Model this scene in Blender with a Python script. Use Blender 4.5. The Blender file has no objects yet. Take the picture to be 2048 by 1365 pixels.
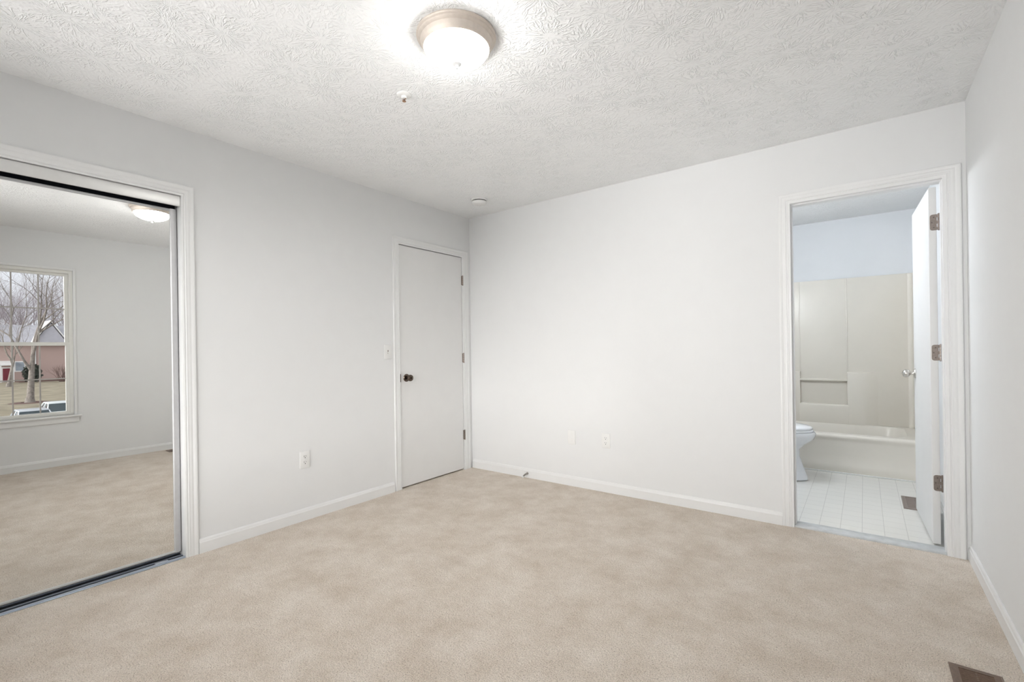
import bpy, bmesh, math, random
from mathutils import Vector, Matrix
C = bpy.context.scene.collection
sc = bpy.context.scene
PI = math.pi

# ------------------------------------------------------------------ camera
FPX, YAW, ROLL, SHY = 938.68, -0.643356, -0.014596, 14.77
cd = bpy.data.cameras.new('camera'); cam = bpy.data.objects.new('camera', cd); C.objects.link(cam)
F = Vector((math.sin(YAW), math.cos(YAW), 0)); R0 = Vector((math.cos(YAW), -math.sin(YAW), 0)); U0 = Vector((0, 0, 1))
R = math.cos(ROLL)*R0 + math.sin(ROLL)*U0; U = -math.sin(ROLL)*R0 + math.cos(ROLL)*U0
m4 = Matrix(((R.x, U.x, -F.x, 3.08983), (R.y, U.y, -F.y, -3.44607), (R.z, U.z, -F.z, 1.16066), (0, 0, 0, 1)))
cam.matrix_world = m4
cd.sensor_width = 36; cd.lens = 36*FPX/2048; cd.shift_y = SHY/2048; cd.clip_start = 0.02; cd.clip_end = 500
sc.camera = cam

# ------------------------------------------------------------------ exposure, world
vs = sc.view_settings
sc.display_settings.display_device = 'sRGB'
vs.view_transform = 'Standard'; vs.look = 'None'; vs.exposure = 0.13; vs.gamma = 1.0; vs.use_curve_mapping = False
LAMP = 51.0          # glass bowl of the bedroom ceiling light
VANITY = 112.0        # bulbs of the bathroom vanity light
SKY = 1.0            # overcast sky overhead
FILL_GLOW = 10.4          # low sky glow added behind the camera to fill the room
w = bpy.data.worlds.new('overcast_sky'); sc.world = w; w.use_nodes = True
nt = w.node_tree; nt.nodes.clear()
def wn(t, **k):
    n = nt.nodes.new('ShaderNode'+t)
    for a_, v_ in k.items(): setattr(n, a_, v_)
    return n
tc = wn('TexCoord'); sx = wn('SeparateXYZ'); nt.links.new(tc.outputs['Generated'], sx.inputs[0])
cr = wn('ValToRGB'); nt.links.new(sx.outputs['Z'], cr.inputs[0])
cr.color_ramp.elements[0].position = 0.0; cr.color_ramp.elements[0].color = (.88, .92, 1.0, 1)
cr.color_ramp.elements[1].position = 1.0; cr.color_ramp.elements[1].color = (1, 1, 1, 1)
bg = wn('Background'); nt.links.new(cr.outputs[0], bg.inputs[0]); bg.inputs[1].default_value = SKY
def rng(src, a0, a1, b0=0, b1=1):
    r = wn('MapRange'); r.interpolation_type = 'SMOOTHSTEP'; nt.links.new(src, r.inputs['Value'])
    for n_, v_ in (('From Min', a0), ('From Max', a1), ('To Min', b0), ('To Max', b1)): r.inputs[n_].default_value = v_
    return r.outputs[0]
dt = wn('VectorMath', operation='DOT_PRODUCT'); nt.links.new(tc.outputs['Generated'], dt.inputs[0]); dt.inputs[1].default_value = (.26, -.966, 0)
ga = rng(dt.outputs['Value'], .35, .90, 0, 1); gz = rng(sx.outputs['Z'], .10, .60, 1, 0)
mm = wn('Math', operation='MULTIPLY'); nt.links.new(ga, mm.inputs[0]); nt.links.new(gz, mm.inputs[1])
m2 = wn('Math', operation='MULTIPLY'); nt.links.new(mm.outputs[0], m2.inputs[0]); m2.inputs[1].default_value = FILL_GLOW
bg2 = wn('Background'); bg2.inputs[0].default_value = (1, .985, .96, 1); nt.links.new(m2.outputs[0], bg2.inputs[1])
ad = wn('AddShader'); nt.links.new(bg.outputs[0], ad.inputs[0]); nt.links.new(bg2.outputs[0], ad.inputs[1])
wo = wn('OutputWorld'); nt.links.new(ad.outputs[0], wo.inputs[0])

# ------------------------------------------------------------------ materials
def mat(name, col, rough=.5, metal=0, spec=.5, emit=None, es=0):
    m = bpy.data.materials.new(name); m.use_nodes = True
    b = m.node_tree.nodes['Principled BSDF']
    b.inputs['Base Color'].default_value = (*col, 1); b.inputs['Roughness'].default_value = rough
    b.inputs['Metallic'].default_value = metal; b.inputs['Specular IOR Level'].default_value = spec
    if emit:
        b.inputs['Emission Color'].default_value = (*emit, 1); b.inputs['Emission Strength'].default_value = es
    return m
def N(m, t, **k):
    n = m.node_tree.nodes.new('ShaderNode'+t)
    for a, v in k.items(): setattr(n, a, v)
    return n
def L(m, a, b): m.node_tree.links.new(a, b)
def math_node(m, op, a, b=None):
    n = N(m, 'Math', operation=op)
    for i, v in enumerate((a, b)):
        if v is None: continue
        if isinstance(v, (int, float)): n.inputs[i].default_value = v
        else: L(m, v, n.inputs[i])
    return n.outputs[0]
def speckle(m, scale, amount, bump=0, dist=.001, detail=3):
    """a little mottling of the base colour plus a fine bump"""
    b = m.node_tree.nodes['Principled BSDF']; col = tuple(b.inputs['Base Color'].default_value)
    t = N(m, 'TexCoord'); n = N(m, 'TexNoise'); n.inputs['Scale'].default_value = scale; n.inputs['Detail'].default_value = detail
    L(m, t.outputs['Object'], n.inputs['Vector'])
    r = N(m, 'ValToRGB'); L(m, n.outputs['Fac'], r.inputs[0])
    r.color_ramp.elements[0].position = .3; r.color_ramp.elements[1].position = .7
    r.color_ramp.elements[0].color = tuple(max(0, c*(1-amount)) for c in col[:3])+(1,)
    r.color_ramp.elements[1].color = tuple(min(1, c*(1+amount)) for c in col[:3])+(1,)
    L(m, r.outputs[0], b.inputs['Base Color'])
    if bump:
        bp = N(m, 'Bump'); bp.inputs['Strength'].default_value = bump; bp.inputs['Distance'].default_value = dist
        L(m, n.outputs['Fac'], bp.inputs['Height']); L(m, bp.outputs[0], b.inputs['Normal'])
    return m

M = {}
M['wall'] = speckle(mat('white_wall_paint', (.785, .792, .795), .7, spec=.25), 9, .006, .05, .0006, 6)
M['bath_wall'] = speckle(mat('bathroom_wall_paint', (.80, .815, .83), .6, spec=.3), 9, .006)
M['trim'] = speckle(mat('white_trim_paint', (.82, .825, .825), .35), 14, .008)
M['door'] = speckle(mat('door_paint', (.775, .775, .77), .45), 7, .01, .04, .0006, 6)
M['plastic'] = speckle(mat('white_plastic', (.81, .81, .80), .35), 40, .01)
M['dark'] = speckle(mat('dark_slot', (.015, .014, .013), .8), 40, .1)
M['nickel'] = speckle(mat('satin_nickel', (.62, .59, .55), .28, 1), 60, .05)
M['pan'] = speckle(mat('brushed_nickel_pan', (.66, .595, .535), .62, .6), 60, .04)
M['bronze'] = speckle(mat('antique_bronze', (.13, .10, .082), .24, 1), 80, .2)
M['hinge'] = speckle(mat('hinge_metal', (.30, .255, .23), .36, 1), 90, .12)
M['screw'] = speckle(mat('screw_metal', (.16, .13, .12), .4, 1), 90, .1)
M['alum'] = speckle(mat('aluminium_frame', (.55, .55, .56), .45, .35), 30, .03)
M['white_metal'] = speckle(mat('white_coated_metal', (.70, .70, .69), .33, .25), 30, .02)
M['track_dark'] = speckle(mat('dark_track_and_shade', (.02, .022, .032), .45, .3), 50, .2)
M['lip'] = speckle(mat('track_lip_metal', (.55, .60, .68), .3, .8), 50, .05)
M['mirror'] = mat('mirror_silver', (.88, .885, .875), .0, 1)
M['bowl_glass'] = mat('lit_frosted_glass', (.9, .9, .88), .4, emit=(1, .985, .955), es=LAMP)
M['bulb'] = mat('lit_bulb', (.9, .9, .9), .4, emit=(.905, .95, 1), es=VANITY)
M['finial'] = speckle(mat('finial_nickel', (.66, .66, .67), .6, .3), 60, .05)
M['register'] = speckle(mat('brown_register_paint', (.17, .112, .08), .38, .2), 120, .15)
M['register_dark'] = speckle(mat('dark_register_duct', (.018, .010, .008), .7), 60, .2)
M['grey_register'] = speckle(mat('taupe_register_paint', (.25, .205, .18), .35, .3), 120, .1)
M['acrylic'] = speckle(mat('ivory_acrylic', (.79, .75, .675), .30, spec=.35), 5, .012)
M['porcelain'] = speckle(mat('white_porcelain', (.86, .875, .90), .08), 6, .008)
M['threshold'] = speckle(mat('grey_threshold', (.60, .62, .63), .4), 22, .12)
M['vinyl'] = speckle(mat('vinyl_window_frame', (.84, .835, .80), .4), 20, .01)
M['muntin'] = speckle(mat('beige_muntin', (.46, .44, .42), .5), 20, .03)
M['spring'] = speckle(mat('steel_spring', (.30, .28, .26), .35, 1), 60, .1)
M['copper'] = speckle(mat('copper_brass', (.42, .25, .16), .35, 1), 60, .15)
M['caulk'] = speckle(mat('white_caulk', (.86, .86, .85), .5), 30, .01)

def glass_mat():
    m = bpy.data.materials.new('window_glass'); m.use_nodes = True; m.node_tree.nodes.clear()
    tr = N(m, 'BsdfTransparent'); gl = N(m, 'BsdfGlossy'); gl.inputs['Roughness'].default_value = .0
    fr = N(m, 'Fresnel'); fr.inputs[0].default_value = 1.25
    mx = N(m, 'MixShader'); o = N(m, 'OutputMaterial')
    L(m, fr.outputs[0], mx.inputs[0]); L(m, tr.outputs[0], mx.inputs[1]); L(m, gl.outputs[0], mx.inputs[2]); L(m, mx.outputs[0], o.inputs[0])
    return m
M['glass'] = glass_mat()

def ceiling_mat():
    """stomp-brush plaster: overlapping crow's-foot rosettes of raised radial ridges"""
    m = mat('stomp_textured_ceiling', (.90, .91, .915), .8, spec=.2)
    b = m.node_tree.nodes['Principled BSDF']; t = N(m, 'TexCoord')
    def rosettes(scale, off):
        mp = N(m, 'Mapping'); mp.inputs['Scale'].default_value = (scale, scale, 0); mp.inputs['Location'].default_value = (off, off*1.7, 0)
        L(m, t.outputs['Object'], mp.inputs['Vector'])
        v = N(m, 'TexVoronoi', voronoi_dimensions='2D'); v.inputs['Scale'].default_value = 1; v.inputs['Randomness'].default_value = .85
        L(m, mp.outputs[0], v.inputs['Vector'])
        d = N(m, 'VectorMath', operation='SUBTRACT'); L(m, mp.outputs[0], d.inputs[0]); L(m, v.outputs['Position'], d.inputs[1])
        nr = N(m, 'VectorMath', operation='NORMALIZE'); L(m, d.outputs[0], nr.inputs[0])
        s = N(m, 'VectorMath', operation='SCALE'); L(m, nr.outputs[0], s.inputs[0]); s.inputs['Scale'].default_value = 2.15
        # seed per rosette + slow change along the radius so that the ridges fork and wander
        wn = N(m, 'TexWhiteNoise', noise_dimensions='2D'); L(m, v.outputs['Position'], wn.inputs['Vector'])
        sd = math_node(m, 'MULTIPLY', wn.outputs['Value'], 90.)
        z = math_node(m, 'ADD', sd, math_node(m, 'MULTIPLY', v.outputs['Distance'], 2.2))
        cz = N(m, 'CombineXYZ'); L(m, z, cz.inputs[2])
        ad = N(m, 'VectorMath', operation='ADD'); L(m, s.outputs[0], ad.inputs[0]); L(m, cz.outputs[0], ad.inputs[1])
        n = N(m, 'TexNoise'); n.inputs['Scale'].default_value = 1.7; n.inputs['Detail'].default_value = 1.5; n.inputs['Distortion'].default_value = .35
        L(m, ad.outputs[0], n.inputs['Vector'])
        # thin raised lines where the noise crosses a few levels
        q = math_node(m, 'MULTIPLY', n.outputs['Fac'], 4.2)
        pp = math_node(m, 'PINGPONG', q, .5)
        r = N(m, 'MapRange'); r.interpolation_type = 'SMOOTHSTEP'
        L(m, pp, r.inputs['Value']); r.inputs['From Min'].default_value = .20; r.inputs['From Max'].default_value = .5
        # flat centre, fading at the outside
        f = N(m, 'ValToRGB'); L(m, v.outputs['Distance'], f.inputs[0])
        e = f.color_ramp.elements; e[0].position = .09; e[0].color = (0, 0, 0, 1); e[1].position = .70; e[1].color = (.25,)*3+(1,)
        x = e.new(.17); x.color = (1, 1, 1, 1); x = e.new(.42); x.color = (.8, .8, .8, 1)
        return math_node(m, 'MULTIPLY', r.outputs[0], f.outputs[0])
    h = math_node(m, 'ADD', rosettes(4.6, .3), math_node(m, 'MULTIPLY', rosettes(5.4, 7.9), .6))
    n = N(m, 'TexNoise'); n.inputs['Scale'].default_value = 130; n.inputs['Detail'].default_value = 3; L(m, t.outputs['Object'], n.inputs['Vector'])
    h = math_node(m, 'ADD', h, math_node(m, 'MULTIPLY', n.outputs['Fac'], .35))
    bp = N(m, 'Bump'); bp.inputs['Strength'].default_value = .65; bp.inputs['Distance'].default_value = .0036
    L(m, h, bp.inputs['Height']); L(m, bp.outputs[0], b.inputs['Normal'])
    return m
M['ceiling'] = ceiling_mat()

def carpet_mat():
    m = mat('beige_cut_pile_carpet', (.6, .5, .42), .95, spec=.1)
    b = m.node_tree.nodes['Principled BSDF']; t = N(m, 'TexCoord')
    def noise(s, d, rough=.5):
        n = N(m, 'TexNoise'); n.inputs['Scale'].default_value = s; n.inputs['Detail'].default_value = d; n.inputs['Roughness'].default_value = rough
        L(m, t.outputs['Object'], n.inputs['Vector']); return n.outputs['Fac']
    def ramp(f, a, ca, bb, cb):
        r = N(m, 'ValToRGB'); L(m, f, r.inputs[0]); e = r.color_ramp.elements
        e[0].position = a; e[0].color = (*ca, 1); e[1].position = bb; e[1].color = (*cb, 1); return r.outputs[0]
    def mix(kind, fac, a, bb):
        x = N(m, 'MixRGB', blend_type=kind); x.inputs[0].default_value = fac; L(m, a, x.inputs[1]); L(m, bb, x.inputs[2]); return x.outputs[0]
    base = ramp(noise(4.5, 13, .74), .34, (.72, .62, .515), .64, (.92, .84, .75))       # traffic mottling
    tuft = ramp(noise(240, 4, .75), .36, (.62, .59, .56), .58, (1.12, 1.12, 1.12))          # light and shade of the tufts
    v = N(m, 'TexVoronoi'); v.inputs['Scale'].default_value = 95; L(m, t.outputs['Object'], v.inputs['Vector'])
    fleck = ramp(noise(185, 3, .6), .33, (.45, .39, .33), .41, (1, 1, 1))                       # darker flecks
    c = mix('MULTIPLY', 1, mix('MULTIPLY', .9, base, tuft), fleck)
    L(m, c, b.inputs['Base Color'])
    h = math_node(m, 'ADD', noise(170, 3, .7), math_node(m, 'MULTIPLY', v.outputs['Distance'], .6))
    bp = N(m, 'Bump'); bp.inputs['Strength'].default_value = .75; bp.inputs['Distance'].default_value = .009
    L(m, h, bp.inputs['Height']); L(m, bp.outputs[0], b.inputs['Normal'])
    b.inputs['Sheen Weight'].default_value = .15
    return m
M['carpet'] = carpet_mat()

def tile_mat():
    m = mat('white_vinyl_tile', (.8, .8, .78), .22)
    b = m.node_tree.nodes['Principled BSDF']; t = N(m, 'TexCoord'); mp = N(m, 'Mapping')
    mp.inputs['Location'].default_value = (-2.736, -.115, 0); L(m, t.outputs['Object'], mp.inputs['Vector'])
    br = N(m, 'TexBrick'); br.offset = 0; br.squash = 1
    br.inputs['Scale'].default_value = 1; br.inputs['Brick Width'].default_value = .1105; br.inputs['Row Height'].default_value = .1105
    br.inputs['Mortar Size'].default_value = .0013; br.inputs['Mortar Smooth'].default_value = .3
    br.inputs['Color1'].default_value = (.83, .82, .78, 1); br.inputs['Color2'].default_value = (.81, .80, .765, 1); br.inputs['Mortar'].default_value = (.57, .56, .54, 1)
    L(m, mp.outputs[0], br.inputs['Vector']); L(m, br.outputs['Color'], b.inputs['Base Color'])
    bp = N(m, 'Bump'); bp.inputs['Strength'].default_value = .3; bp.inputs['Distance'].default_value = .001; bp.invert = True
    L(m, br.outputs['Fac'], bp.inputs['Height']); L(m, bp.outputs[0], b.inputs['Normal'])
    return m
M['tile'] = tile_mat()

# ------------------------------------------------------------------ mesh helpers
class MB:
    def __init__(s): s.bm = bmesh.new()
    def box(s, x0, x1, y0, y1, z0, z1, bev=0, seg=2, X=None):
        b = bmesh.new(); bmesh.ops.create_cube(b, size=1)
        bmesh.ops.scale(b, vec=(x1-x0, y1-y0, z1-z0), verts=b.verts)
        bmesh.ops.translate(b, vec=((x0+x1)/2, (y0+y1)/2, (z0+z1)/2), verts=b.verts)
        if bev: bmesh.ops.bevel(b, geom=b.edges[:], offset=bev, segments=seg, affect='EDGES', profile=.5)
        return s.merge(b, X)
    def merge(s, b, X=None):
        if X is not None: bmesh.ops.transform(b, matrix=X, verts=b.verts)
        me = bpy.data.meshes.new('tmp'); b.to_mesh(me); s.bm.from_mesh(me); bpy.data.meshes.remove(me); b.free(); return s
    def loft(s, rings, cap=True, closed=True, loop=False):
        vs_ = [[s.bm.verts.new(p) for p in r] for r in rings]; n = len(rings[0])
        pairs = list(zip(vs_[:-1], vs_[1:])) + ([(vs_[-1], vs_[0])] if loop else [])
        for a, b in pairs:
            for i in range(n if closed else n-1):
                j = (i+1) % n
                try: s.bm.faces.new((a[i], a[j], b[j], b[i]))
                except ValueError: pass
        if cap and closed and not loop:
            s.bm.faces.new(vs_[0][::-1]); s.bm.faces.new(vs_[-1])
        return s
    def lathe(s, prof, n=32, X=None):
        b = MB(); rings = []
        for r, z in prof: rings.append([(max(r, 1e-5)*math.cos(2*PI*i/n), max(r, 1e-5)*math.sin(2*PI*i/n), z) for i in range(n)])
        b.loft(rings); return s.merge(b.bm, X)
    def tube(s, pts, rad, n=8):
        pts = [Vector(p) for p in pts]; rings = []
        if not hasattr(rad, '__len__'): rad = [rad]*len(pts)
        for i, p in enumerate(pts):
            d = (pts[min(i+1, len(pts)-1)]-pts[max(i-1, 0)]).normalized()
            a = d.cross(Vector((0, 0, 1)) if abs(d.z) < .9 else Vector((1, 0, 0))).normalized(); b = d.cross(a)
            rings.append([p+(a*math.cos(2*PI*k/n)+b*math.sin(2*PI*k/n))*rad[i] for k in range(n)])
        return s.loft(rings)
    def prism(s, prof, axis, a0, a1):
        """closed 2-D profile run along x or y;  axis 'y': profile (x,z);  axis 'x': profile (y,z);  axis 'z': profile (x,y)"""
        f = {'y': lambda p, a: (p[0], a, p[1]), 'x': lambda p, a: (a, p[0], p[1]), 'z': lambda p, a: (p[0], p[1], a)}[axis]
        return s.loft([[f(p, a0) for p in prof], [f(p, a1) for p in prof]])
    def build(s, name, m, parent=None, smooth=35, bev=0, origin=None):
        bmesh.ops.recalc_face_normals(s.bm, faces=s.bm.faces)
        me = bpy.data.meshes.new(name); s.bm.to_mesh(me); s.bm.free()
        if smooth:
            for p in me.polygons: p.use_smooth = True
            me.set_sharp_from_angle(angle=math.radians(smooth))
        me.materials.append(m); o = bpy.data.objects.new(name, me); C.objects.link(o)
        if origin is not None:
            me.transform(Matrix.Translation(-Vector(origin))); o.location = origin
        if parent is not None:
            o.parent = parent
        if bev:
            bm_ = o.modifiers.new('soft_edges', 'BEVEL'); bm_.width = bev; bm_.segments = 2; bm_.limit_method = 'ANGLE'
        return o
def tag(o, label, cat, group=None, kind=None):
    o['label'] = label; o['category'] = cat
    if group: o['group'] = group
    if kind: o['kind'] = kind
    return o
def thing(name, label, cat, loc=(0, 0, 0), rot=0, group=None, kind=None):
    o = bpy.data.objects.new(name, None); C.objects.link(o); o.location = loc; o.rotation_euler = (0, 0, rot); o.empty_display_size = .1
    return tag(o, label, cat, group, kind)
def struct(mb, name, m, label, cat, **k): return tag(mb.build(name, m, **k), label, cat, kind='structure')
def copy_tree(o, parent=None):
    c = o.copy(); C.objects.link(c); c.parent = parent
    for ch in [x for x in bpy.data.objects if x.parent == o]: copy_tree(ch, c)
    return c
def T(x, y, z): return Matrix.Translation((x, y, z))
def RX(a): return Matrix.Rotation(a, 4, 'X')
def RY(a): return Matrix.Rotation(a, 4, 'Y')
def RZ(a): return Matrix.Rotation(a, 4, 'Z')

# ------------------------------------------------------------------ room shell
W, H, TH = 3.534, 2.44, .115
YF = -4.25                                   # front wall, behind the camera
YB = 2.45                                    # back wall of the bathroom
BX = 2.0                                     # left wall of the bathroom
DY0, DY1, DZ = -.895, -.098, 2.055           # rough opening, bedroom door
CY0, CY1, CZ = -3.99, -2.418, 2.066          # rough opening, closet
BX0, BX1, BZ = 2.708, 3.453, 2.066           # rough opening, bathroom door
WY0, WY1, WZ0, WZ1 = -2.945, -2.245, .525, 2.055   # window opening

struct(MB().box(-1.2, W+TH, YF-TH, .004, -.12, 0), 'floor', M['carpet'], 'beige cut pile carpet covering the bedroom floor', 'carpet', smooth=0)
struct(MB().box(BX-TH, W+TH, .004, YB+TH, -.12, 0), 'floor_bathroom', M['tile'], 'white square tile floor of the bathroom beyond the doorway', 'tile floor', smooth=0)
struct(MB().box(-1.2, W+TH, YF-TH, YB+TH, H, H+.12), 'ceiling', M['ceiling'], 'white ceiling with stamped rosette texture', 'ceiling', smooth=0)
b = MB()
b.box(-TH, 0, DY1, TH, 0, H); b.box(-TH, 0, DY0, DY1, DZ, H); b.box(-TH, 0, CY1, DY0, 0, H)
b.box(-TH, 0, CY0, CY1, CZ, H); b.box(-TH, 0, YF-TH, CY0, 0, H)
struct(b, 'wall_left', M['wall'], 'white left wall with the closed door and the mirrored closet', 'wall', smooth=0)
b = MB(); b.box(0, BX0, 0, TH, 0, H); b.box(BX0, BX1, 0, TH, BZ, H); b.box(BX1, W, 0, TH, 0, H)
struct(b, 'wall_back', M['wall'], 'white back wall with the bathroom doorway', 'wall', smooth=0)
b = MB(); b.box(W, W+TH, YF-TH, WY0, 0, H); b.box(W, W+TH, WY1, .0, 0, H); b.box(W, W+TH, WY0, WY1, 0, WZ0); b.box(W, W+TH, WY0, WY1, WZ1, H)
struct(b, 'wall_right', M['wall'], 'white right wall with the window seen in the mirror', 'wall', smooth=0)
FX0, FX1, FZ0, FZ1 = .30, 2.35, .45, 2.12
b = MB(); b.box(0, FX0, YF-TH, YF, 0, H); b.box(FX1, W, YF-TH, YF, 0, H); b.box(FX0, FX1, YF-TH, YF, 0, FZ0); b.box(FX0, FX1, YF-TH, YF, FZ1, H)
struct(b, 'wall_front', M['wall'], 'white front wall behind the camera', 'wall', smooth=0)
struct(MB().box(BX-TH, BX, TH, YB+TH, 0, H), 'wall_bathroom_left', M['bath_wall'], 'left wall of the bathroom beside the toilet', 'wall', smooth=0)
struct(MB().box(BX, W, YB, YB+TH, 0, H), 'wall_bathroom_back', M['bath_wall'], 'pale blue-white bathroom wall above the tub surround', 'wall', smooth=0)
struct(MB().box(W, W+TH, 0, YB+TH, 0, H), 'wall_bathroom_right', M['bath_wall'], 'right wall of the bathroom seen through the hinge gap', 'wall', smooth=0)
b = MB(); b.box(-1.2, -1.1, YF-TH, TH, 0, H); b.box(-1.1, -TH, -2.3, -2.2, 0, H); b.box(-1.1, -TH, 0, TH, 0, H); b.box(-1.1, -TH, YF-TH, YF, 0, H)
struct(b, 'wall_closet', M['wall'], 'inner walls of the closet and hall behind the left wall', 'wall', smooth=0)

# ------------------------------------------------------------------ baseboards (stepped profile)
BP = [(0, 0), (.012, 0), (.012, .058), (.0125, .061), (.009, .066), (.009, .070), (.0075, .078), (.003, .083), (0, .083)]
b = MB()
for a0, a1 in ((-2.372, -.962),): b.prism([(p[0], p[1]) for p in BP], 'y', a0, a1)
b.prism(BP, 'y', YF, -4.06)
struct(b, 'baseboard_left', M['trim'], 'white baseboard along the left wall', 'baseboard')
b = MB(); b.prism([(-p[0], p[1]) for p in BP], 'x', .0125, 2.660)
struct(b, 'baseboard_back', M['trim'], 'white baseboard along the back wall', 'baseboard')
b = MB(); b.prism([(W-p[0], p[1]) for p in BP], 'y', YF, 0)
struct(b, 'baseboard_right', M['trim'], 'white baseboard along the right wall', 'baseboard')
b = MB(); b.prism([(YF+p[0], p[1]) for p in BP], 'x', .0125, W-.0125)
struct(b, 'baseboard_front', M['trim'], 'white baseboard along the front wall', 'baseboard')
b = MB(); b.prism([(W-p[0], p[1]+.007) for p in BP], 'y', TH, 1.66)
struct(b, 'baseboard_bathroom', M['trim'], 'white baseboard behind the open bathroom door', 'baseboard')

# ------------------------------------------------------------------ door casings and jambs
CP = [(0, 0), (0, .009), (.003, .0112), (.007, .0112), (.0095, .0075), (.012, .0075), (.0145, .0122), (.019, .0128), (.022, .0105), (.025, .0108), (.036, .0125), (.038, .0108), (.041, .0112), (.044, .0148), (.053, .0165), (.058, .0165), (.0605, .014), (.0605, 0)]
def casing(b, f, a0, a1, z1, k=1.0, kr=None):
    kr = k if kr is None else kr
    prof = [(u, .6*h) for u, h in CP]
    rings = [[f(a0-u*k, h, 0) for u, h in prof], [f(a0-u*k, h, z1+u*k) for u, h in prof],
             [f(a1+u*kr, h, z1+u*k) for u, h in prof], [f(a1+u*kr, h, 0) for u, h in prof]]
    return b.loft(rings)
fl = lambda a, h, z: (h, a, z)           # on the left wall
fb = lambda a, h, z: (a, -h, z)          # on the back wall
b = MB(); casing(b, fl, -.885, -.101, 2.046, 1.0, 1.15)
b.box(-TH, 0.004, DY0, -.8805, 0, 2.0455); b.box(-TH, 0.004, -.113, DY1, 0, 2.0455); b.box(-TH, 0.004, DY0, DY1, 2.0455, DZ)
b.box(-.06, -.042, -.8805, -.862, 0, 2.0455); b.box(-.06, -.042, -.131, -.113, 0, 2.0455); b.box(-.06, -.042, -.8805, -.113, 2.03, 2.0455)
struct(b, 'trim_1', M['trim'], 'white moulded casing around the closed bedroom door', 'door trim')
b = MB(); casing(b, fl, -3.974, -2.434, 2.054, 1.0)
b.box(-TH, .003, -2.436, CY1, 0, 2.054); b.box(-TH, .003, CY0, -3.972, 0, 2.054); b.box(-TH, .003, CY0, CY1, 2.054, CZ)
struct(b, 'trim_2', M['trim'], 'white moulded casing around the mirrored closet', 'closet trim')
b = MB(); casing(b, fb, 2.712, 3.449, 2.062, .86, 1.08)
for x0, x1 in ((BX0, 2.724), (3.439, BX1)): b.box(x0, x1, -.004, TH+.003, 0, 2.052)
b.box(BX0, BX1, -.004, TH+.003, 2.052, BZ)
b.box(2.724, 2.733, .028, .072, 0, 2.052); b.box(3.434, 3.439, .028, .072, 0, 2.052); b.box(2.733, 3.434, .028, .072, 2.044, 2.052)
struct(b, 'trim_3', M['trim'], 'white moulded casing around the bathroom doorway', 'door trim')
b = MB(); b.box(2.7245, 3.4385, .006, .106, -.004, .011, .004)
struct(b, 'trim_4', M['threshold'], 'grey threshold strip between carpet and bathroom tile', 'threshold')

# ------------------------------------------------------------------ door hardware builders
def knob_set(name, m, parent, X, privacy=True, flare=False):
    """round knob on a stem and rosette; local +z points away from the door face"""
    b = MB().lathe([(0, 0), (.033, 0), (.033, .003), (.029, .008), (.017, .011), (0, .011)], 36, X)
    k = b.build(name, m, parent)
    if flare: prof = [(.012, .009), (.0115, .028), (.0145, .032), (.017, .035), (.0245, .038), (.0275, .044), (.0275, .052), (.025, .059), (.019, .063), (.010, .0635), (.009, .061), (0, .061)]
    else: prof = [(.013, .009), (.010, .016), (.010, .026), (.0135, .029), (.021, .034), (.0265, .042), (.0275, .050), (.025, .059), (.0185, .066), (.010, .069), (0, .0695)]
    MB().lathe(prof, 32, X).build('knob', m, k)
    MB().lathe([(0, .060), (.0055, .060), (.0055, .0735), (.003, .0755), (0, .0755)], 14, X).build('lock_button', m, k)
    return k
def barrel(b, x, y, z0, z1, r=.0062, cuts=5):
    h = (z1-z0)/cuts
    for i in range(cuts):
        b.lathe([(0, z0+i*h+.0006), (r, z0+i*h+.0006), (r, z0+(i+1)*h-.0006), (0, z0+(i+1)*h-.0006)], 14, T(x, y, 0))
    b.lathe([(0, z1), (r*.9, z1), (r*.7, z1+.003), (0, z1+.004)], 14, T(x, y, 0)); b.lathe([(0, z0-.004), (r*.7, z0-.003), (r*.9, z0), (0, z0)], 14, T(x, y, 0))

# closed bedroom door, hinged on the right, knob on the left
d1 = MB().box(-.0385, -.0035, -.8755, -.1175, .012, 2.0395, .001, 1)
d1 = struct(d1, 'door_1', M['door'], 'closed flat white door with bronze knob on the left wall', 'door')
knob_set('door_knob', M['bronze'], d1, T(-.0035, -.812, .925) @ RY(PI/2), flare=True)
b = MB(); b.box(-.006, .0056, -.8845, -.8772, .893, .960); b.build('latch_plate', M['screw'], d1, 0)
for z in (1.775, 1.03, .29):
    b = MB(); barrel(b, .0045, -.108, z, z+.092); b.box(-.002, .002, -.122, -.113, z+.002, z+.090); b.build('hinge', M['hinge'], d1)

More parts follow.
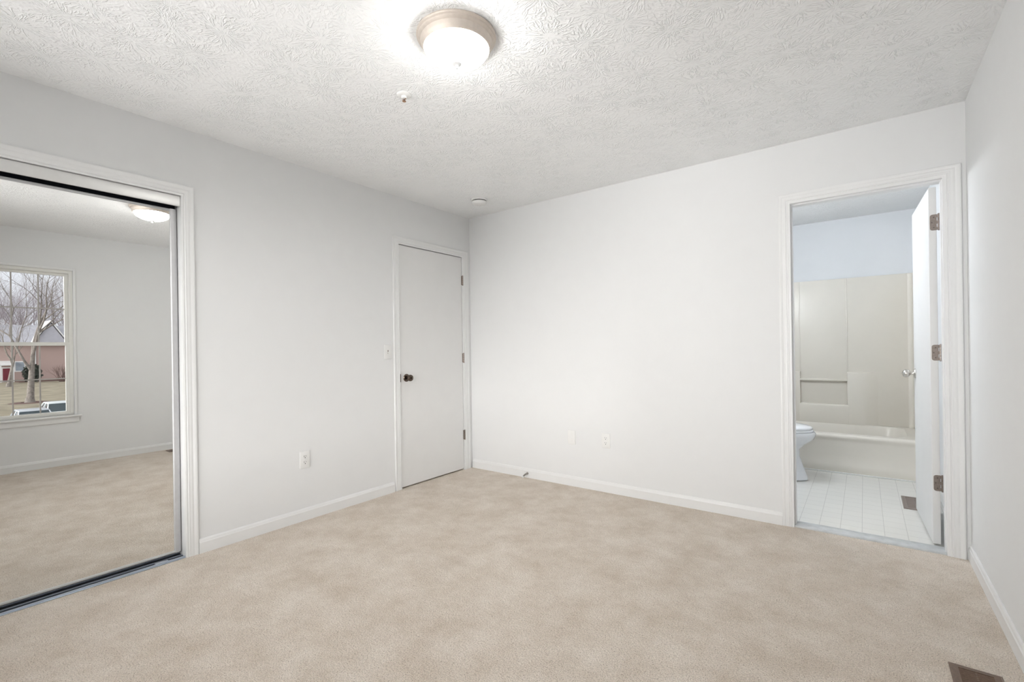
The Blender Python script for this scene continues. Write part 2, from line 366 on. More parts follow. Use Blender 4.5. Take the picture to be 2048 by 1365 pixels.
# bathroom door, standing open into the bathroom
ANG = math.radians(2.2)
d2 = MB().box(-.034, 0, 0, .695, .012, 2.042, .001, 1).build('door_2', M['door'])
d2.location = (3.4275, .1345, 0); d2.rotation_euler = (0, 0, ANG)
tag(d2, 'white bathroom door standing open beside the right wall', 'door', kind='structure')
kx = T(-.034, .635, .95) @ RY(-PI/2); knob_set('door_knob', M['nickel'], d2, kx)
kx = T(0, .635, .95) @ RY(PI/2); knob_set('door_knob', M['nickel'], d2, kx)
b = MB(); b.box(-.029, -.005, .6945, .6962, .92, .98); b.build('latch_plate', M['nickel'], d2, 0)
for z in (1.797, 1.056, .314):
    b = MB(); pr = []
    x0, x1, z0, z1, r = -.0285, .001, z, z+.090, .012
    for cx, cz, a0 in ((x0+r, z0+r, PI), (x0+r, z1-r, PI/2)):
        for k in range(7):
            a = a0+(PI/2)*k/6 if cz < z+.04 else a0+(PI/2)*(1-0)*k/6
            pr.append((cx+r*math.cos(a), cz+r*math.sin(a)))
    lo = [p for p in pr[:7]]; hi = [p for p in pr[7:]]
    prof = [(x1, z0)] + lo[::-1] + hi[::-1] + [(x1, z1)]
    b.loft([[(p[0], .0006, p[1]) for p in prof], [(p[0], -.0018, p[1]) for p in prof]])
    h = b.build('hinge', M['hinge'], d2, 0)
    bb = MB(); barrel(bb, .0085, -.0055, z, z+.090, .0058); bb.box(0, .006, -.002, .0006, z+.002, z+.018); bb.box(0, .006, -.002, .0006, z+.036, z+.054); bb.box(0, .006, -.002, .0006, z+.072, z+.088)
    bb.build('hinge_barrel', M['hinge'], h)
    for sx_, sz_ in ((-.012, .016), (-.020, .045), (-.012, .074)):
        MB().lathe([(0, 0), (.0036, 0), (.0030, .0008), (.001, .0009), (0, .0005)], 12, T(sx_, -.0016, z+sz_) @ RX(PI/2)).build('screw', M['screw'], h)

# ------------------------------------------------------------------ mirrored closet
def mirror_door(name, label, x, y0, y1):
    t = thing(name, label, 'mirror door', (x, (y0+y1)/2, .012))
    hw = (y1-y0)/2; z0, z1 = .014, 1.972
    MB().box(-.005, 0, -hw+.02, hw-.02, z0+.012, z1-.012).build('mirror_pane', M['mirror'], t, 0)
    st = [(-.022, -.006), (.004, -.006), (.0075, -.002), (.0085, .008), (.007, .018), (.003, .026), (-.022, .026)]
    for sgn, nm in ((1, 'right'), (-1, 'left')):
        b = MB(); b.prism([(p[0], sgn*(hw-.026+p[1])) for p in st], 'z', z0, z1); b.build('stile', M['alum'], t)
    b = MB(); b.box(-.022, .004, -hw+.024, hw-.024, z1-.014, z1, .002); b.build('top_rail', M['alum'], t)
    b = MB(); b.box(-.022, .005, -hw+.024, hw-.024, z0, z0+.012, .002); b.build('bottom_rail', M['white_metal'], t)
    return t
MX = -.060
mirror_door('sliding_mirror_door', 'tall sliding mirror closet door in silver frame beside the casing', MX, -3.235, -2.4405)
mirror_door('sliding_mirror_door', 'second sliding mirror panel in the front track of the closet', -.030, -3.970, -3.19)
t = thing('closet_top_track', 'white metal header track above the mirrored closet door', 'track', (0, -3.2, 2.0))
b = MB(); y0, y1 = -3.970+3.2, -2.4375+3.2
prof = [(-.013, -.004), (-.0115, -.0065), (-.0080, -.005), (-.0072, -.001), (-.0072, .046), (-.0080, .0515), (-.0135, .0515), (-.0112, .046), (-.0112, .002)]
b.prism(prof, 'y', y0, y1); b.build('fascia', M['white_metal'], t)
b = MB(); b.box(-.092, -.0125, y0, y1, .047, .0525); b.box(-.0445, -.0425, y0, y1, .0, .047); b.box(-.092, -.090, y0, y1, -.012, .047); b.build('channel', M['track_dark'], t, 0)  # dark channel colour paints in the shade inside the header track
t = thing('closet_bottom_track', 'dark two-channel floor track of the mirrored closet', 'track', (0, -3.2, 0))
b = MB(); b.box(-.094, -.008, y0, y1, .0005, .003); b.build('channel', M['track_dark'], t, 0)
b = MB(); b.box(-.009, .004, y0, y1, .001, .0045, .001); b.box(-.0115, -.008, y0, y1, .001, .011, .001); b.box(-.0445, -.0415, y0, y1, .003, .011, .001); b.box(-.094, -.091, y0, y1, .003, .011, .001)
b.build('lip', M['lip'], t)
b = MB(); b.box(-.040, -.014, -2.575+3.2, -2.515+3.2, .003, .012, .002); b.build('guide_block', M['lip'], t)

# ------------------------------------------------------------------ ceiling fittings
t = thing('ceiling_light', 'round lit ceiling light with nickel pan and frosted glass bowl', 'ceiling light', (1.772, -2.036, H))
MB().lathe([(0, 0), (.158, 0), (.1615, -.0035), (.162, -.008), (.1595, -.0115), (.1565, -.013), (.1560, -.018), (.152, -.022), (.146, -.026), (.143, -.038), (.138, -.050), (.1335, -.055), (.1295, -.054), (.1275, -.044), (0, -.044)], 72).build('pan', M['pan'], t)
g = [(.128, -.046), (.1285, -.053), (.1270, -.061), (.122, -.071), (.113, -.081), (.100, -.090), (.083, -.098), (.062, -.1045), (.040, -.109), (.018, -.111), (0, -.1115)]
MB().lathe(g, 64).build('glass_bowl', M['bowl_glass'], t)
MB().lathe([(0, -.109), (.019, -.1105), (.0205, -.114), (.014, -.118), (.0065, -.121), (.005, -.125), (.0072, -.129), (.005, -.133), (0, -.135)], 24).build('finial', M['finial'], t)

t = thing('fire_sprinkler', 'small white ceiling sprinkler with copper tip near the light', 'sprinkler', (1.262, -1.878, H))
MB().lathe([(0, 0), (.036, 0), (.0365, -.002), (.033, -.0055), (.024, -.0085), (.017, -.009), (0, -.009)], 36).build('escutcheon', M['plastic'], t)
b = MB().lathe([(0, -.008), (.0145, -.008), (.0145, -.019), (.012, -.021), (0, -.021)], 20); b.build('body', M['plastic'], t)
b = MB()
for s_ in (-1, 1): b.tube([(s_*.009, 0, -.020), (s_*.0095, 0, -.026), (s_*.005, 0, -.031), (0, 0, -.0325)], .0022, 8)
b.lathe([(0, -.032), (.0095, -.0325), (.0095, -.034), (0, -.0345)], 18); fr = b.build('frame_arms', M['copper'], t)
MB().lathe([(0, -.020), (.0025, -.020), (.0028, -.032), (0, -.032)], 10).build('heat_bulb', M['screw'], fr)

t = thing('smoke_detector', 'round white smoke detector on the ceiling near the corner', 'smoke detector', (.470, -.388, H))
MB().lathe([(0, 0), (.068, 0), (.069, -.003), (.067, -.012), (.060, -.0145), (0, -.0145)], 48).build('base_plate', M['plastic'], t)
b = MB().lathe([(0, -.0145), (.0600, -.0145), (.0600, -.0205), (0, -.0205)], 40); b.build('vent_gap', M['dark'], t)
MB().lathe([(0, -.0205), (.0625, -.0205), (.0645, -.023), (.062, -.034), (.054, -.042), (.040, -.046), (.018, -.047), (.016, -.045), (0, -.045)], 48).build('cover', M['plastic'], t)

# ------------------------------------------------------------------ wall plates
# local frame: +z out of the wall, x across, y up
XL = lambda y, z: Matrix(((0, 0, 1, 0), (1, 0, 0, y), (0, 1, 0, z), (0, 0, 0, 1)))
XB = lambda x, z: Matrix(((1, 0, 0, x), (0, 0, -1, 0), (0, 1, 0, z), (0, 0, 0, 1)))
def plate(b, w_=.072, h_=.117, X=None): b.box(-w_/2, w_/2, -h_/2, h_/2, .0002, .0058, .0022, 3, X)
def outlet(label, X):
    loc = X.translation
    t = thing('wall_outlet', label, 'outlet', loc); Xl = T(-loc.x, -loc.y, -loc.z) @ X
    b = MB(); plate(b, X=Xl); b.build('cover_plate', M['plastic'], t)
    for s_ in (1, -1):
        pr = []
        for k in range(20):
            a = 2*PI*k/20; pr.append((.0165*math.cos(a), max(-.0135, min(.0135, .0168*math.sin(a)))+s_*.0197))
        b = MB(); q = MB(); q.loft([[(p[0], p[1], .004) for p in pr], [(p[0], p[1], .0078) for p in pr]]); b.merge(q.bm, Xl)
        r_ = b.build('receptacle', M['plastic'], t)
        b = MB()
        b.box(-.0078, -.0052, s_*.0197+.0005, s_*.0197+.0085, .0077, .0080, X=Xl); b.box(.0054, .0076, s_*.0197+.001, s_*.0197+.0078, .0077, .0080, X=Xl)
        q = MB(); q.lathe([(0, 0), (.0031, 0), (.0031, .0004), (0, .0004)], 12, T(0, s_*.0197-.0066, .0077)); b.merge(q.bm, Xl)
        b.build('slots', M['dark'], r_, 0)
    q = MB(); q.lathe([(0, .0056), (.0033, .0056), (.0028, .0068), (0, .0070)], 14, Xl); q.build('screw', M['plastic'], t)
    return t
outlet('white duplex outlet low on the left wall between closet and door', XL(-1.724, .416))
outlet('white duplex outlet low on the back wall right of the blank plate', XB(1.432, .411))
loc = (1.119, 0, .407); t = thing('blank_wall_plate', 'blank white wall plate left of the back wall outlet', 'wall plate', loc)
Xl = T(-loc[0], 0, -loc[2]) @ XB(1.119, .407)
b = MB(); plate(b, X=Xl); b.build('cover_plate', M['plastic'], t)
for s_ in (1, -1): MB().lathe([(0, .0056), (.003, .0056), (.0026, .0066), (0, .0068)], 12, Xl @ T(0, s_*.021, 0)).build('screw', M['plastic'], t)
loc = (0, -1.007, 1.147); t = thing('light_switch', 'white toggle light switch beside the closed bedroom door', 'light switch', loc)
Xl = T(0, 1.007, -1.147) @ XL(-1.007, 1.147)
b = MB(); plate(b, X=Xl); b.build('cover_plate', M['plastic'], t)
b = MB(); b.box(-.0052, .0052, -.0125, .0125, .0050, .0064, X=Xl); b.build('toggle_slot', M['grey_register'], t, 0)
b = MB(); b.box(-.0042, .0042, -.005, .005, .004, .0185, .0015, X=Xl @ RX(.45)); b.build('toggle', M['plastic'], t)
for s_ in (1, -1): MB().lathe([(0, .0056), (.003, .0056), (.0026, .0066), (0, .0068)], 12, Xl @ T(0, s_*.030, 0)).build('screw', M['plastic'], t)

# spring door stop on the back baseboard
t = thing('door_stop', 'small spring door stop with white tip on the back baseboard', 'door stop', (.668, -.012, .040))
b = MB().lathe([(0, -.001), (.011, -.001), (.010, .003), (.006, .005), (0, .005)], 18, RX(PI/2)); b.build('base', M['spring'], t)
pts = []
for i in range(0, 14*10+1):
    u = i/140; a = 2*PI*i/10; pts.append((.0055*math.cos(a)-.004*u, -.004-.060*u, .0055*math.sin(a)-.016*u*u))
b = MB().tube(pts, .0016, 6); b.build('spring', M['spring'], t)
b = MB().lathe([(0, 0), (.0065, 0), (.0072, .003), (.0072, .012), (.005, .015), (0, .015)], 16, T(-.004, -.062, -.0155) @ RX(PI/2+.35)); b.build('rubber_tip', M['plastic'], t)

# ------------------------------------------------------------------ floor registers
def register(label, x0, x1, y0, y1, m, md):
    cx, cy = (x0+x1)/2, (y0+y1)/2; t = thing('floor_register', label, 'floor vent', (cx, cy, 0))
    hx, hy = (x1-x0)/2, (y1-y0)/2; ix, iy = hx-.024, hy-.024
    o = [(-hx, -hy), (hx, -hy), (hx, hy), (-hx, hy)]; i_ = [(-ix, -iy), (ix, -iy), (ix, iy), (-ix, iy)]
    sc_ = lambda pr, k: [(p[0]*(1-k/hx), p[1]*(1-k/hy)) for p in pr]
    b = MB()
    b.loft([[(*p, .0005) for p in o], [(*p, .003) for p in o], [(*p, .0065) for p in sc_(o, .006)], [(*p, .0065) for p in i_], [(*p, .001) for p in i_]], cap=False)
    b.build('frame', m, t, 20)
    n = int((2*iy)/.0125); b = MB()
    for k in range(n):
        y = -iy+(k+.5)*2*iy/n; b.box(-ix, ix, -.0032, .0032, -.0009, .0009, X=T(0, y, .0036) @ RX(.55))
    b.box(-.002, .002, -iy, iy, .002, .0045); b.build('louvers', m, t, 0)
    MB().box(-ix, ix, -iy, iy, .0003, .0012).build('duct_opening', md, t, 0)
    return t
register('brown metal floor register in carpet by the right baseboard', 3.320, 3.458, -1.462, -1.150, M['register'], M['register_dark'])
register('taupe floor register in bathroom tile behind the open door', 3.300, 3.440, .812, 1.150, M['grey_register'], M['register_dark'])

# ------------------------------------------------------------------ window in the right wall (seen in the mirror)
win = thing('window_1', 'white double-hung grid window reflected in the closet mirror', 'window', (W, (WY0+WY1)/2, WZ0), kind='structure')
hy = (WY1-WY0)/2; hz = WZ1-WZ0
b = MB()
for y0, y1, z0, z1 in ((-hy, -hy+.028, 0, hz), (hy-.028, hy, 0, hz), (-hy+.028, hy-.028, hz-.03, hz), (-hy+.028, hy-.028, 0, .018)): b.box(.02, .10, y0, y1, z0, z1)
b.build('window_frame', M['vinyl'], win, 0)
b = MB()   # narrow casing around the opening
for y0, y1, z0, z1 in ((hy, hy+.022, 0, hz+.022), (-hy-.022, -hy, 0, hz+.022), (-hy, hy, hz, hz+.022)): b.box(-.008, .001, y0, y1, z0, z1, .002)
b.build('window_casing', M['trim'], win)
b = MB(); b.box(-.035, .05, -hy-.055, hy+.055, -.022, 0, .006); b.build('window_sill', M['trim'], win)
b = MB(); b.box(-.013, -.0005, -hy-.035, hy+.035, -.078, -.022, .003); b.build('apron', M['trim'], win)
def sash(name, x, z0, z1, bot, top):
    f = MB(); a = hy-.028; s_ = .030
    f.box(x, x+.03, -a, -a+s_, z0, z1); f.box(x, x+.03, a-s_, a, z0, z1); f.box(x, x+.03, -a+s_, a-s_, z0, z0+bot); f.box(x, x+.03, -a+s_, a-s_, z1-top, z1)
    f = f.build(name, M['vinyl'], win, 0)
    MB().box(x+.013, x+.016, -a+s_, a-s_, z0+bot, z1-top).build('pane', M['glass'], f, 0)
    g_ = MB(); wv = 2*(a-s_)
    for k in (1, 2): yy = -a+s_+wv*k/3; g_.box(x+.0115, x+.0175, yy-.006, yy+.006, z0+bot, z1-top)
    zz = (z0+bot+z1-top)/2; g_.box(x+.012, x+.017, -a+s_, a-s_, zz-.006, zz+.006)
    g_.build('muntins', M['muntin'], f, 0)
sash('upper_sash', .062, .735, hz-.03, .036, .026)
sash('lower_sash', .030, .018, .770, .020, .036)

# twin window added in the unseen front wall to let fill light in
wn2 = thing('fill_window', 'wide white window added unseen behind the camera for fill light', 'window', ((FX0+FX1)/2, YF, FZ0), kind='structure')
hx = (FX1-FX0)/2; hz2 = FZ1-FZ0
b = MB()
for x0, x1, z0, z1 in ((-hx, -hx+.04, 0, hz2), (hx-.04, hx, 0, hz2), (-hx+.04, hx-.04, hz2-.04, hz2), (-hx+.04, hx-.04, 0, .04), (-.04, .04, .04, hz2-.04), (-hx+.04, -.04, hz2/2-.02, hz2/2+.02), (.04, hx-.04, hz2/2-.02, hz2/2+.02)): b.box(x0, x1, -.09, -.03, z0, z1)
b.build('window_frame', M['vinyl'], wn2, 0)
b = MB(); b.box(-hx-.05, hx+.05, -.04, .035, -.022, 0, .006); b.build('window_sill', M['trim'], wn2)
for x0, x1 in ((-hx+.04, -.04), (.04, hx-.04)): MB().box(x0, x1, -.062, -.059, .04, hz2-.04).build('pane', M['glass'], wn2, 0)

# ------------------------------------------------------------------ bathroom
# one-piece tub and surround
TY = 1.672; RZ_ = .347
tub = thing('bathtub', 'ivory bathtub with moulded wall surround beyond the bathroom doorway', 'bathtub', (2.76, TY, 0))
ox, oy = 2.76, TY
prof = [(0.008, 0), (.004, .03), (.0, .075), (.010, .095), (.004, .16), (.0, .28), (-.006, .300), (-.013, .312), (-.016, .324), (-.013, .336), (-.004, .345), (.010, RZ_+.001), (.05, RZ_), (.055, RZ_-.03), (.05, 0)]
b = MB(); b.prism([(p[0], p[1]) for p in prof], 'x', BX+.001-ox, W-.001-ox); b.build('apron', M['acrylic'], tub, 40)
def rrect(x0, x1, y0, y1, r, z, n=8):
    out_ = []
    for cx, cy, a0 in ((x1-r, y1-r, 0), (x0+r, y1-r, PI/2), (x0+r, y0+r, PI), (x1-r, y0+r, 1.5*PI)):
        for k in range(n+1): a = a0+PI/2*k/n; out_.append((cx+r*math.cos(a), cy+r*math.sin(a), z))
    return out_
x0, x1 = BX+.001-ox, W-.001-ox
b = MB(); b.loft([rrect(x0, x1, .045, YB-.001-oy, .004, 0), rrect(x0, x1, .045, YB-.001-oy, .004, RZ_-.004), rrect(x0, x1, .045, YB-.001-oy, .004, RZ_),
                  rrect(x0+.13, x1-.15, .085, .70, .13, RZ_), rrect(x0+.145, x1-.165, .095, .69, .125, RZ_-.015),
                  rrect(x0+.20, x1-.24, .13, .655, .11, .10), rrect(x0+.25, x1-.30, .18, .61, .09, .07)])
b.build('basin', M['acrylic'], tub, 40)
b = MB(); PT = .045; yb = YB-oy
ST = 1.825
b.box(x0, x1, yb-PT, yb-.001, RZ_, ST, .004)                                      # back panel
b.box(x0, x0+.072, .0, yb-PT+.004, RZ_, ST, .012); b.box(x1-.072, x1, .0, yb-PT+.004, RZ_, ST, .012)   # end panels
# lower wainscot step with the soap niche left open
fy = yb-PT-.036; nl, nr_ = 2.545-ox, 2.950-ox
def step(pr, zb):
    """block standing in front of the back panel: footprint pr, top edge rounded back"""
    q = MB(); za = RZ_-.01
    def ins(k): return [(p[0], min(p[1]+k, yb-PT+.01)) for p in pr]
    q.loft([[(*p, za) for p in pr], [(*p, zb-.014) for p in pr], [(*p, zb-.006) for p in ins(.003)], [(*p, zb-.001) for p in ins(.008)], [(*p, zb) for p in ins(.016)]]); b.merge(q.bm)
step([(x0+.06, yb-PT+.01), (x0+.06, fy), (nl-.012, fy), (nl-.003, fy+.004), (nl, fy+.014), (nl, yb-PT+.01)], .872)
step([(nl-.012, yb-PT+.01), (nl-.012, fy), (nr_+.012, fy), (nr_+.012, yb-PT+.01)], .540)
pr = [(nr_, yb-PT+.01), (nr_, fy+.014), (nr_+.003, fy+.004), (nr_+.012, fy), (nr_+.12, fy)]
for k in range(1, 13): u = k/12; pr.append((nr_+.12+.18*u, fy+.046*(u*u*(3-2*u))))
step(pr, .872)
# raised frame of the upper recess and the grab bar ledge
b.box(nl-.008, nl+.004, yb-PT-.004, yb-PT+.01, .86, ST-.004, .003); b.box(nr_-.004, nr_+.008, yb-PT-.004, yb-PT+.01, .86, ST-.004, .003)
b.box(nl-.006, nr_+.006, yb-PT-.036, yb-PT+.004, .776, .800, .010, 4)
# rounded vertical corners
for xc, s_ in ((x0+.072, 1), (x1-.072, -1)):
    q = []
    for k in range(9): a = PI/2*k/8; q.append((xc+s_*.035*(1-math.sin(a)), yb-PT-.035*(1-math.cos(a))))
    q = [(xc-s_*.002, yb-PT+.002)] + q
    qq = MB(); qq.prism(q, 'z', RZ_, ST-.005); b.merge(qq.bm)
b.build('wall_surround', M['acrylic'], tub, 40)
MB().box(x0, x1, -.006, .008, .0005, .008, .003).build('caulk_strip', M['caulk'], tub)

# toilet, facing right, tank on the left wall
t = thing('toilet', 'white porcelain toilet with closed lid behind the bathroom door jamb', 'toilet', (BX+.012, 1.255, .006))
def ell(cx, a, bb, z, n=32, egg=.0): return [(cx+a*math.cos(2*PI*k/n)*(1+egg*math.cos(2*PI*k/n)), bb*math.sin(2*PI*k/n), z) for k in range(n)]
b = MB(); b.loft([ell(.44, .245, .115, 0), ell(.44, .243, .113, .02), ell(.43, .225, .098, .10), ell(.42, .205, .090, .20), ell(.42, .207, .098, .255), ell(.445, .225, .130, .30),
                  ell(.485, .243, .165, .345), ell(.495, .247, .180, .375), ell(.497, .250, .185, .395), ell(.495, .245, .180, .408), ell(.49, .19, .13, .409), ell(.48, .13, .09, .33)])
b.box(.05, .30, -.10, .10, .20, .405, .03, 3); b.box(.20, .44, -.095, .095, 0, .3, .04, 3); b.build('bowl', M['porcelain'], t, 50)
b = MB(); b.loft([ell(.477, .250, .187, .4105), ell(.477, .252, .189, .416), ell(.477, .252, .189, .424), ell(.477, .247, .184, .429)]); b.build('seat', M['porcelain'], t)
b = MB(); b.loft([ell(.472, .247, .184, .4305), ell(.472, .251, .188, .436), ell(.472, .250, .187, .446), ell(.472, .236, .174, .456), ell(.472, .15, .11, .463)]); b.build('lid', M['porcelain'], t)
b = MB(); b.box(.012, .205, -.225, .225, .39, .735, .03, 4); b.build('tank', M['porcelain'], t)
b = MB(); b.box(.006, .215, -.235, .235, .736, .768, .012, 3); b.build('tank_lid', M['porcelain'], t)
b = MB(); b.tube([(.207, -.17, .68), (.222, -.17, .68)], .011, 12); b.tube([(.222, -.17, .68), (.226, -.11, .672)], .006, 8); b.build('flush_lever', M['nickel'], t)

# vanity light on the left bathroom wall
t = thing('vanity_light', 'lit nickel vanity light bar on the left bathroom wall', 'wall light', (BX, .66, 2.085))
b = MB(); b.box(0.0005, .028, -.32, .32, -.055, .055, .008, 3); b.build('back_plate', M['nickel'], t)
for k in range(4):
    y = -.24+.16*k
    s_ = MB().lathe([(0, .026), (.022, .026), (.024, .034), (.018, .046), (0, .046)], 20, T(0, y, 0) @ RY(PI/2)).build('socket', M['nickel'], t)
    g = [(.014, .044)]+[(.042*math.sin(a), .092-.042*math.cos(a)) for a in [.5+i*(PI-.5)/10 for i in range(11)]]
    MB().lathe(g, 20, T(0, y, 0) @ RY(PI/2)).build('bulb', M['bulb'], s_)

# ------------------------------------------------------------------ outside, seen through the window in the mirror
G = -2.8
M['lawn'] = speckle(mat('winter_lawn', (.32, .285, .215), .95, spec=.1), .7, .25, detail=6)
M['asphalt'] = speckle(mat('asphalt', (.17, .17, .175), .9), 2, .15, detail=5)
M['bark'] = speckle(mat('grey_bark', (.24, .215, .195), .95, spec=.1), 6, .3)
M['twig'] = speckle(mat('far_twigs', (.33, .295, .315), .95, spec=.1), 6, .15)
M['roof'] = speckle(mat('grey_shingle', (.40, .40, .44), .9), 3, .12)
M['siding'] = speckle(mat('pale_siding', (.46, .46, .52), .7), 2, .05)
M['white'] = speckle(mat('white_house_trim', (.80, .80, .80), .5), 2, .03)
M['red'] = speckle(mat('red_door_paint', (.20, .02, .04), .5), 2, .1)
M['pane_far'] = speckle(mat('dark_window_glass', (.35, .40, .46), .1), 2, .1)
M['evergreen'] = speckle(mat('dark_evergreen', (.055, .065, .055), .95, spec=.1), 8, .4)
M['mulch'] = speckle(mat('dark_mulch', (.16, .105, .095), .95, spec=.1), 6, .3)
M['car_white'] = speckle(mat('white_car_paint', (.72, .77, .78), .25), 2, .02)
M['car_silver'] = speckle(mat('silver_car_paint', (.55, .59, .63), .25, .3), 2, .02)
M['car_glass'] = speckle(mat('car_glass', (.04, .06, .07), .08), 2, .1)
M['rubber'] = speckle(mat('tyre_rubber', (.03, .03, .03), .8), 4, .1)
M['light_red'] = speckle(mat('red_lens', (.4, .03, .03), .3), 4, .1)
def brick_mat():
    m = mat('red_brick', (.4, .18, .14), .85); b_ = m.node_tree.nodes['Principled BSDF']
    t_ = N(m, 'TexCoord'); mp = N(m, 'Mapping'); mp.inputs['Rotation'].default_value = (PI/2, 0, PI/2); L(m, t_.outputs['Object'], mp.inputs[0])
    br = N(m, 'TexBrick'); br.inputs['Scale'].default_value = 4; br.inputs['Color1'].default_value = (.47, .215, .18, 1); br.inputs['Color2'].default_value = (.41, .18, .15, 1); br.inputs['Mortar'].default_value = (.46, .34, .31, 1)
    L(m, mp.outputs[0], br.inputs['Vector']); L(m, br.outputs['Color'], b_.inputs['Base Color']); return m
M['brick'] = brick_mat()
tag(MB().prism([(43.4, G-1.4), (43.4, G-.68), (48.5, G), (190, G), (190, G-1.4)], 'y', -90, 110).build('lawn', M['lawn'], smooth=0), 'tan winter lawn outside the window', 'lawn', kind='structure')
tag(MB().box(3.8, 43.4, -90, 110, G-1.4, G-.70).build('parking_lot', M['asphalt'], smooth=0), 'grey asphalt parking lot below the window', 'parking lot', kind='structure')

hs = thing('brick_house', 'red brick townhouse with grey roof seen through the mirrored window', 'house', (100, 10, G))
MB().box(0, 11, -26, 26, 0, 5.75).build('brick_wall', M['brick'], hs, 0)
b = MB(); b.prism([(-.5, 5.7), (5.5, 8.9), (11.5, 5.7)], 'y', -26.6, 26.6); b.build('roof', M['roof'], hs, 0)
b = MB(); b.box(-.62, -.42, -26.6, 26.6, 5.55, 5.78); b.build('gutter', M['white'], hs, 0)
b = MB(); b.box(-.10, -.003, .38, .55, .9, 5.6); b.build('downspout', M['white'], hs, 0)
gb = MB(); gb.prism([(0.1, 5.7), (4.1, 5.7), (2.1, 9.0)], 'x', -1.0, 5); gb = gb.build('gable', M['siding'], hs, 0)
b = MB()
for q0, q1 in (((-.2, 5.45), (2.1, 9.25)), ((4.4, 5.45), (2.1, 9.25))):
    dz = .2; b.loft([[(-1.3, q0[0], q0[1]), (-1.3, q1[0], q1[1]), (-1.3, q1[0], q1[1]+dz), (-1.3, q0[0], q0[1]+dz)], [(5, q0[0], q0[1]), (5, q1[0], q1[1]), (5, q1[0], q1[1]+dz), (5, q0[0], q0[1]+dz)]])
b.build('rake_trim', M['white'], gb, 0)
def hwin(y0, y1, z0, z1):
    f = MB(); e = .16; f.box(-.08, 0, y0-e, y1+e, z0-e, z1+e); f = f.build('window', M['white'], hs, 0); MB().box(-.1, -.081, y0, y1, z0, z1).build('pane', M['pane_far'], f, 0)
for y0 in (-1.65, -11.5, -7.5, 6.5, 12.5): hwin(y0, y0+.9, 1.65, 2.95)
for y0 in (-12, -7, 7, 13): hwin(y0, y0+.9, 4.0, 5.2)
f = MB().box(-.09, 0, -3.15, -2.1, 0, 2.25).build('door', M['white'], hs, 0); MB().box(-.11, -.09, -3.0, -2.25, .05, 2.05).build('door_leaf', M['red'], f, 0)
b = MB(); b.prism([(-1.5, 2.5), (-1.5, 2.65), (0, 3.2), (0, 2.5)], 'y', -3.5, -1.9); b.box(-1.45, -1.3, -3.4, -3.25, 0, 2.5); b.box(-1.45, -1.3, -2.1, -1.95, 0, 2.5); b.build('porch', M['white'], hs, 0)

def grow(b, rnd, p, d, length, r, depth, sides, spread=.55, up=.12):
    n = 3 if depth > 1 else 2; pts = [p]; q = p.copy(); dd = d.copy()
    for i in range(n):
        dd = (dd+Vector((rnd.uniform(-1, 1), rnd.uniform(-1, 1), rnd.uniform(-.6, 1)*.8))*.16).normalized(); q = q+dd*length/n; pts.append(q.copy())
    rr = [r*(1-.45*i/n) for i in range(n+1)]
    b.tube(pts, rr, sides)
    if depth == 0: return
    for k in range(rnd.choice((2, 3, 3)) if depth < 5 else 3):
        a = rnd.uniform(0, 2*PI); s_ = spread*rnd.uniform(.7, 1.35)
        o = dd.orthogonal().normalized(); o2 = dd.cross(o)
        nd = (dd*math.cos(s_)+(o*math.cos(a)+o2*math.sin(a))*math.sin(s_)+Vector((0, 0, up))).normalized()
        st = pts[-1] if k < 2 else pts[-2]
        if k == 0: nd = (nd+dd*.9).normalized()
        st = st-nd*r*.35
        grow(b, rnd, st, nd, length*rnd.uniform(.66, .86), r*.55*(1.0 if k == 0 else rnd.uniform(.7, .95)), depth-1, max(3, sides-1), spread, up)
def tree(name, label, loc, h, r, seed, depth, m, group=None, spread=.55):
    rnd = random.Random(seed); b = MB(); q = Vector((0, 0, -.05))
    grow(b, rnd, q, Vector((0, .03, 1)).normalized(), h, r, depth, 9, spread)
    b.lathe([(r*1.5, -.05), (r*1.2, .15), (r*1.0, .45)], 12)
    o = b.build(name, m, smooth=50); o.location = loc; return tag(o, label, 'tree', group)
tree('bare_tree', 'large bare tree with thick trunk outside the window, in front of the house', (52.7, 3.75, G), 4.0, .26, 11, 7, M['bark'], spread=.6)
tree('bare_tree', 'smaller bare tree by the red house door at the mirror edge', (84, 5.9, G), 3.0, .22, 5, 6, M['bark'])
tag(MB().loft([[(r_*math.cos(2*PI*i/28), r_*math.sin(2*PI*i/28), z_) for i in range(28)] for r_, z_ in ((.56, .0), (.56, .05), (1.0, .05), (1.3, .0))], cap=False).build('mulch_bed', M['mulch']), 'round mulch bed under the large bare tree', 'mulch').location = (52.7, 3.75, G)
rnd = random.Random(4); wb = MB()
for x, y in [(119+rnd.uniform(0, 6)+14*(k % 3), -8+k*.72+rnd.uniform(-.6, .6)) for k in range(54)]:
    grow(wb, rnd, Vector((x, y, G)), Vector((rnd.uniform(-.1, .1), rnd.uniform(-.1, .1), 1)).normalized(), rnd.uniform(4.8, 6.6), rnd.uniform(.22, .34), 6, 5, .5)
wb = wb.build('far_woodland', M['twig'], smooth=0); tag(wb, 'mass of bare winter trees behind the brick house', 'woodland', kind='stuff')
def shrub(name, label, loc, rx, rz, m, seed, cat='shrub'):
    rnd = random.Random(seed); b = MB()
    for k in range(420):
        v = Vector((rnd.gauss(0, 1), rnd.gauss(0, 1), rnd.gauss(0, 1))).normalized()*rnd.uniform(.55, 1)
        c = Vector((v.x*rx, v.y*rx, rz+v.z*rz)); s_ = .22
        a = Vector((rnd.uniform(-1, 1), rnd.uniform(-1, 1), rnd.uniform(-1, 1)))*s_; e = Vector((rnd.uniform(-1, 1), rnd.uniform(-1, 1), rnd.uniform(-1, 1)))*s_
        f = [b.bm.verts.new(c+q) for q in (a, e, -a, -e)]; b.bm.faces.new(f)
    o = b.build(name, m, smooth=0); o.location = loc; return tag(o, label, cat)
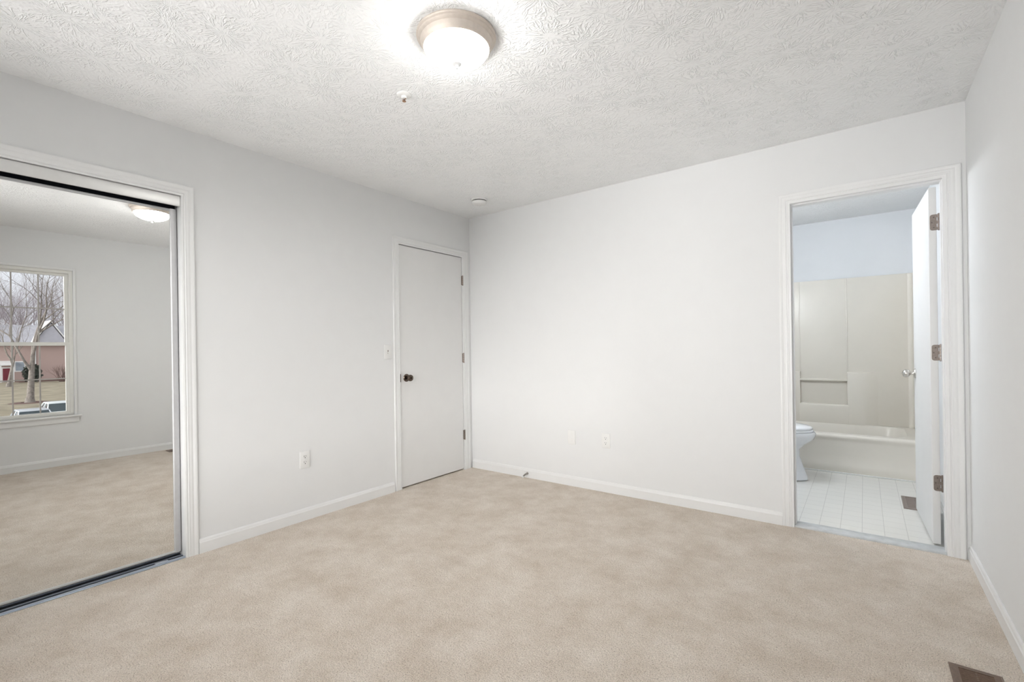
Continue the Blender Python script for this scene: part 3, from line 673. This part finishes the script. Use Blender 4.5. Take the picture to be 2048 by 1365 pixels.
shrub('evergreen_shrub', 'dark evergreen shrub against the brick house', (93, 9.2, G), 1.0, 1.35, M['evergreen'], 2)
b = MB(); rnd = random.Random(9)
for k in range(26):
    a = rnd.uniform(0, 2*PI); s_ = rnd.uniform(.15, .6); grow(b, rnd, Vector((rnd.uniform(-.3, .3), rnd.uniform(-.3, .3), 0)), Vector((math.cos(a)*s_, math.sin(a)*s_, 1)).normalized(), 1.1, .03, 2, 4, .5)
o = b.build('bare_bush', M['mulch'], smooth=0); o.location = (92, 12.2, G); tag(o, 'bare purple-brown bush right of the evergreen shrub', 'bush')
tag(MB().box(95.5, 99.9, 8.2, 16, G+.001, G+.10).build('mulch_bed', M['mulch'], smooth=0), 'long mulch bed along the foot of the brick house', 'mulch')

def car(label, loc, rot, m):
    t = thing('car', label, 'car', loc, rot)
    def sec(x, w_, z0, z1): return [(x, -w_*.9, z0), (x, w_*.9, z0), (x, w_, z0+.18), (x, w_, z1-.12), (x, w_*.88, z1), (x, -w_*.88, z1), (x, -w_, z1-.12), (x, -w_, z0+.18)]
    b = MB(); b.loft([sec(-2.2, .72, .35, .72), sec(-2.1, .82, .25, .80), sec(-1.2, .88, .2, .93), sec(0, .89, .2, .96), sec(1.4, .88, .2, .97), sec(2.05, .82, .25, .94), sec(2.15, .74, .38, .82)])
    b.build('body', m, t, 40)
    def cab(x, w_, z): return [(x, -w_, z), (x, w_, z)]
    b = MB(); b.loft([[(-1.15, -.80, .90), (1.75, -.80, .92), (1.75, .80, .92), (-1.15, .80, .90)], [(-.40, -.62, 1.40), (1.10, -.62, 1.42), (1.10, .62, 1.42), (-.40, .62, 1.40)]]); b.build('windows', M['car_glass'], t, 0)
    b = MB(); b.box(-.45, 1.15, -.64, .64, 1.385, 1.47, .035, 3)
    for s_ in (-1, 1):
        b.tube([(-1.12, s_*.78, .92), (-.38, s_*.62, 1.42)], .035, 6); b.tube([(1.72, s_*.78, .94), (1.10, s_*.62, 1.42)], .045, 6); b.tube([(.35, s_*.81, .93), (.35, s_*.63, 1.42)], .03, 6)
    b.build('roof', m, t, 40)
    for x in (-1.35, 1.35):
        for s_ in (-1, 1): MB().lathe([(0, -.1), (.30, -.1), (.33, -.07), (.33, .07), (.30, .1), (0, .1)], 24, T(x, s_*.80, .33) @ RX(PI/2)).build('wheel', M['rubber'], t)
    for s_ in (-1, 1): MB().box(2.08, 2.17, s_*.585-.135, s_*.585+.135, .66, .80, .01).build('tail_light', M['light_red'], t)
    return t
car('silver car parked below the window, left of the white car', (36.0, 1.72, G-.70), 0, M['car_silver'])
car('white car parked at the lower right of the mirrored window', (40.6, 3.62, G-.70), 0, M['car_white'])
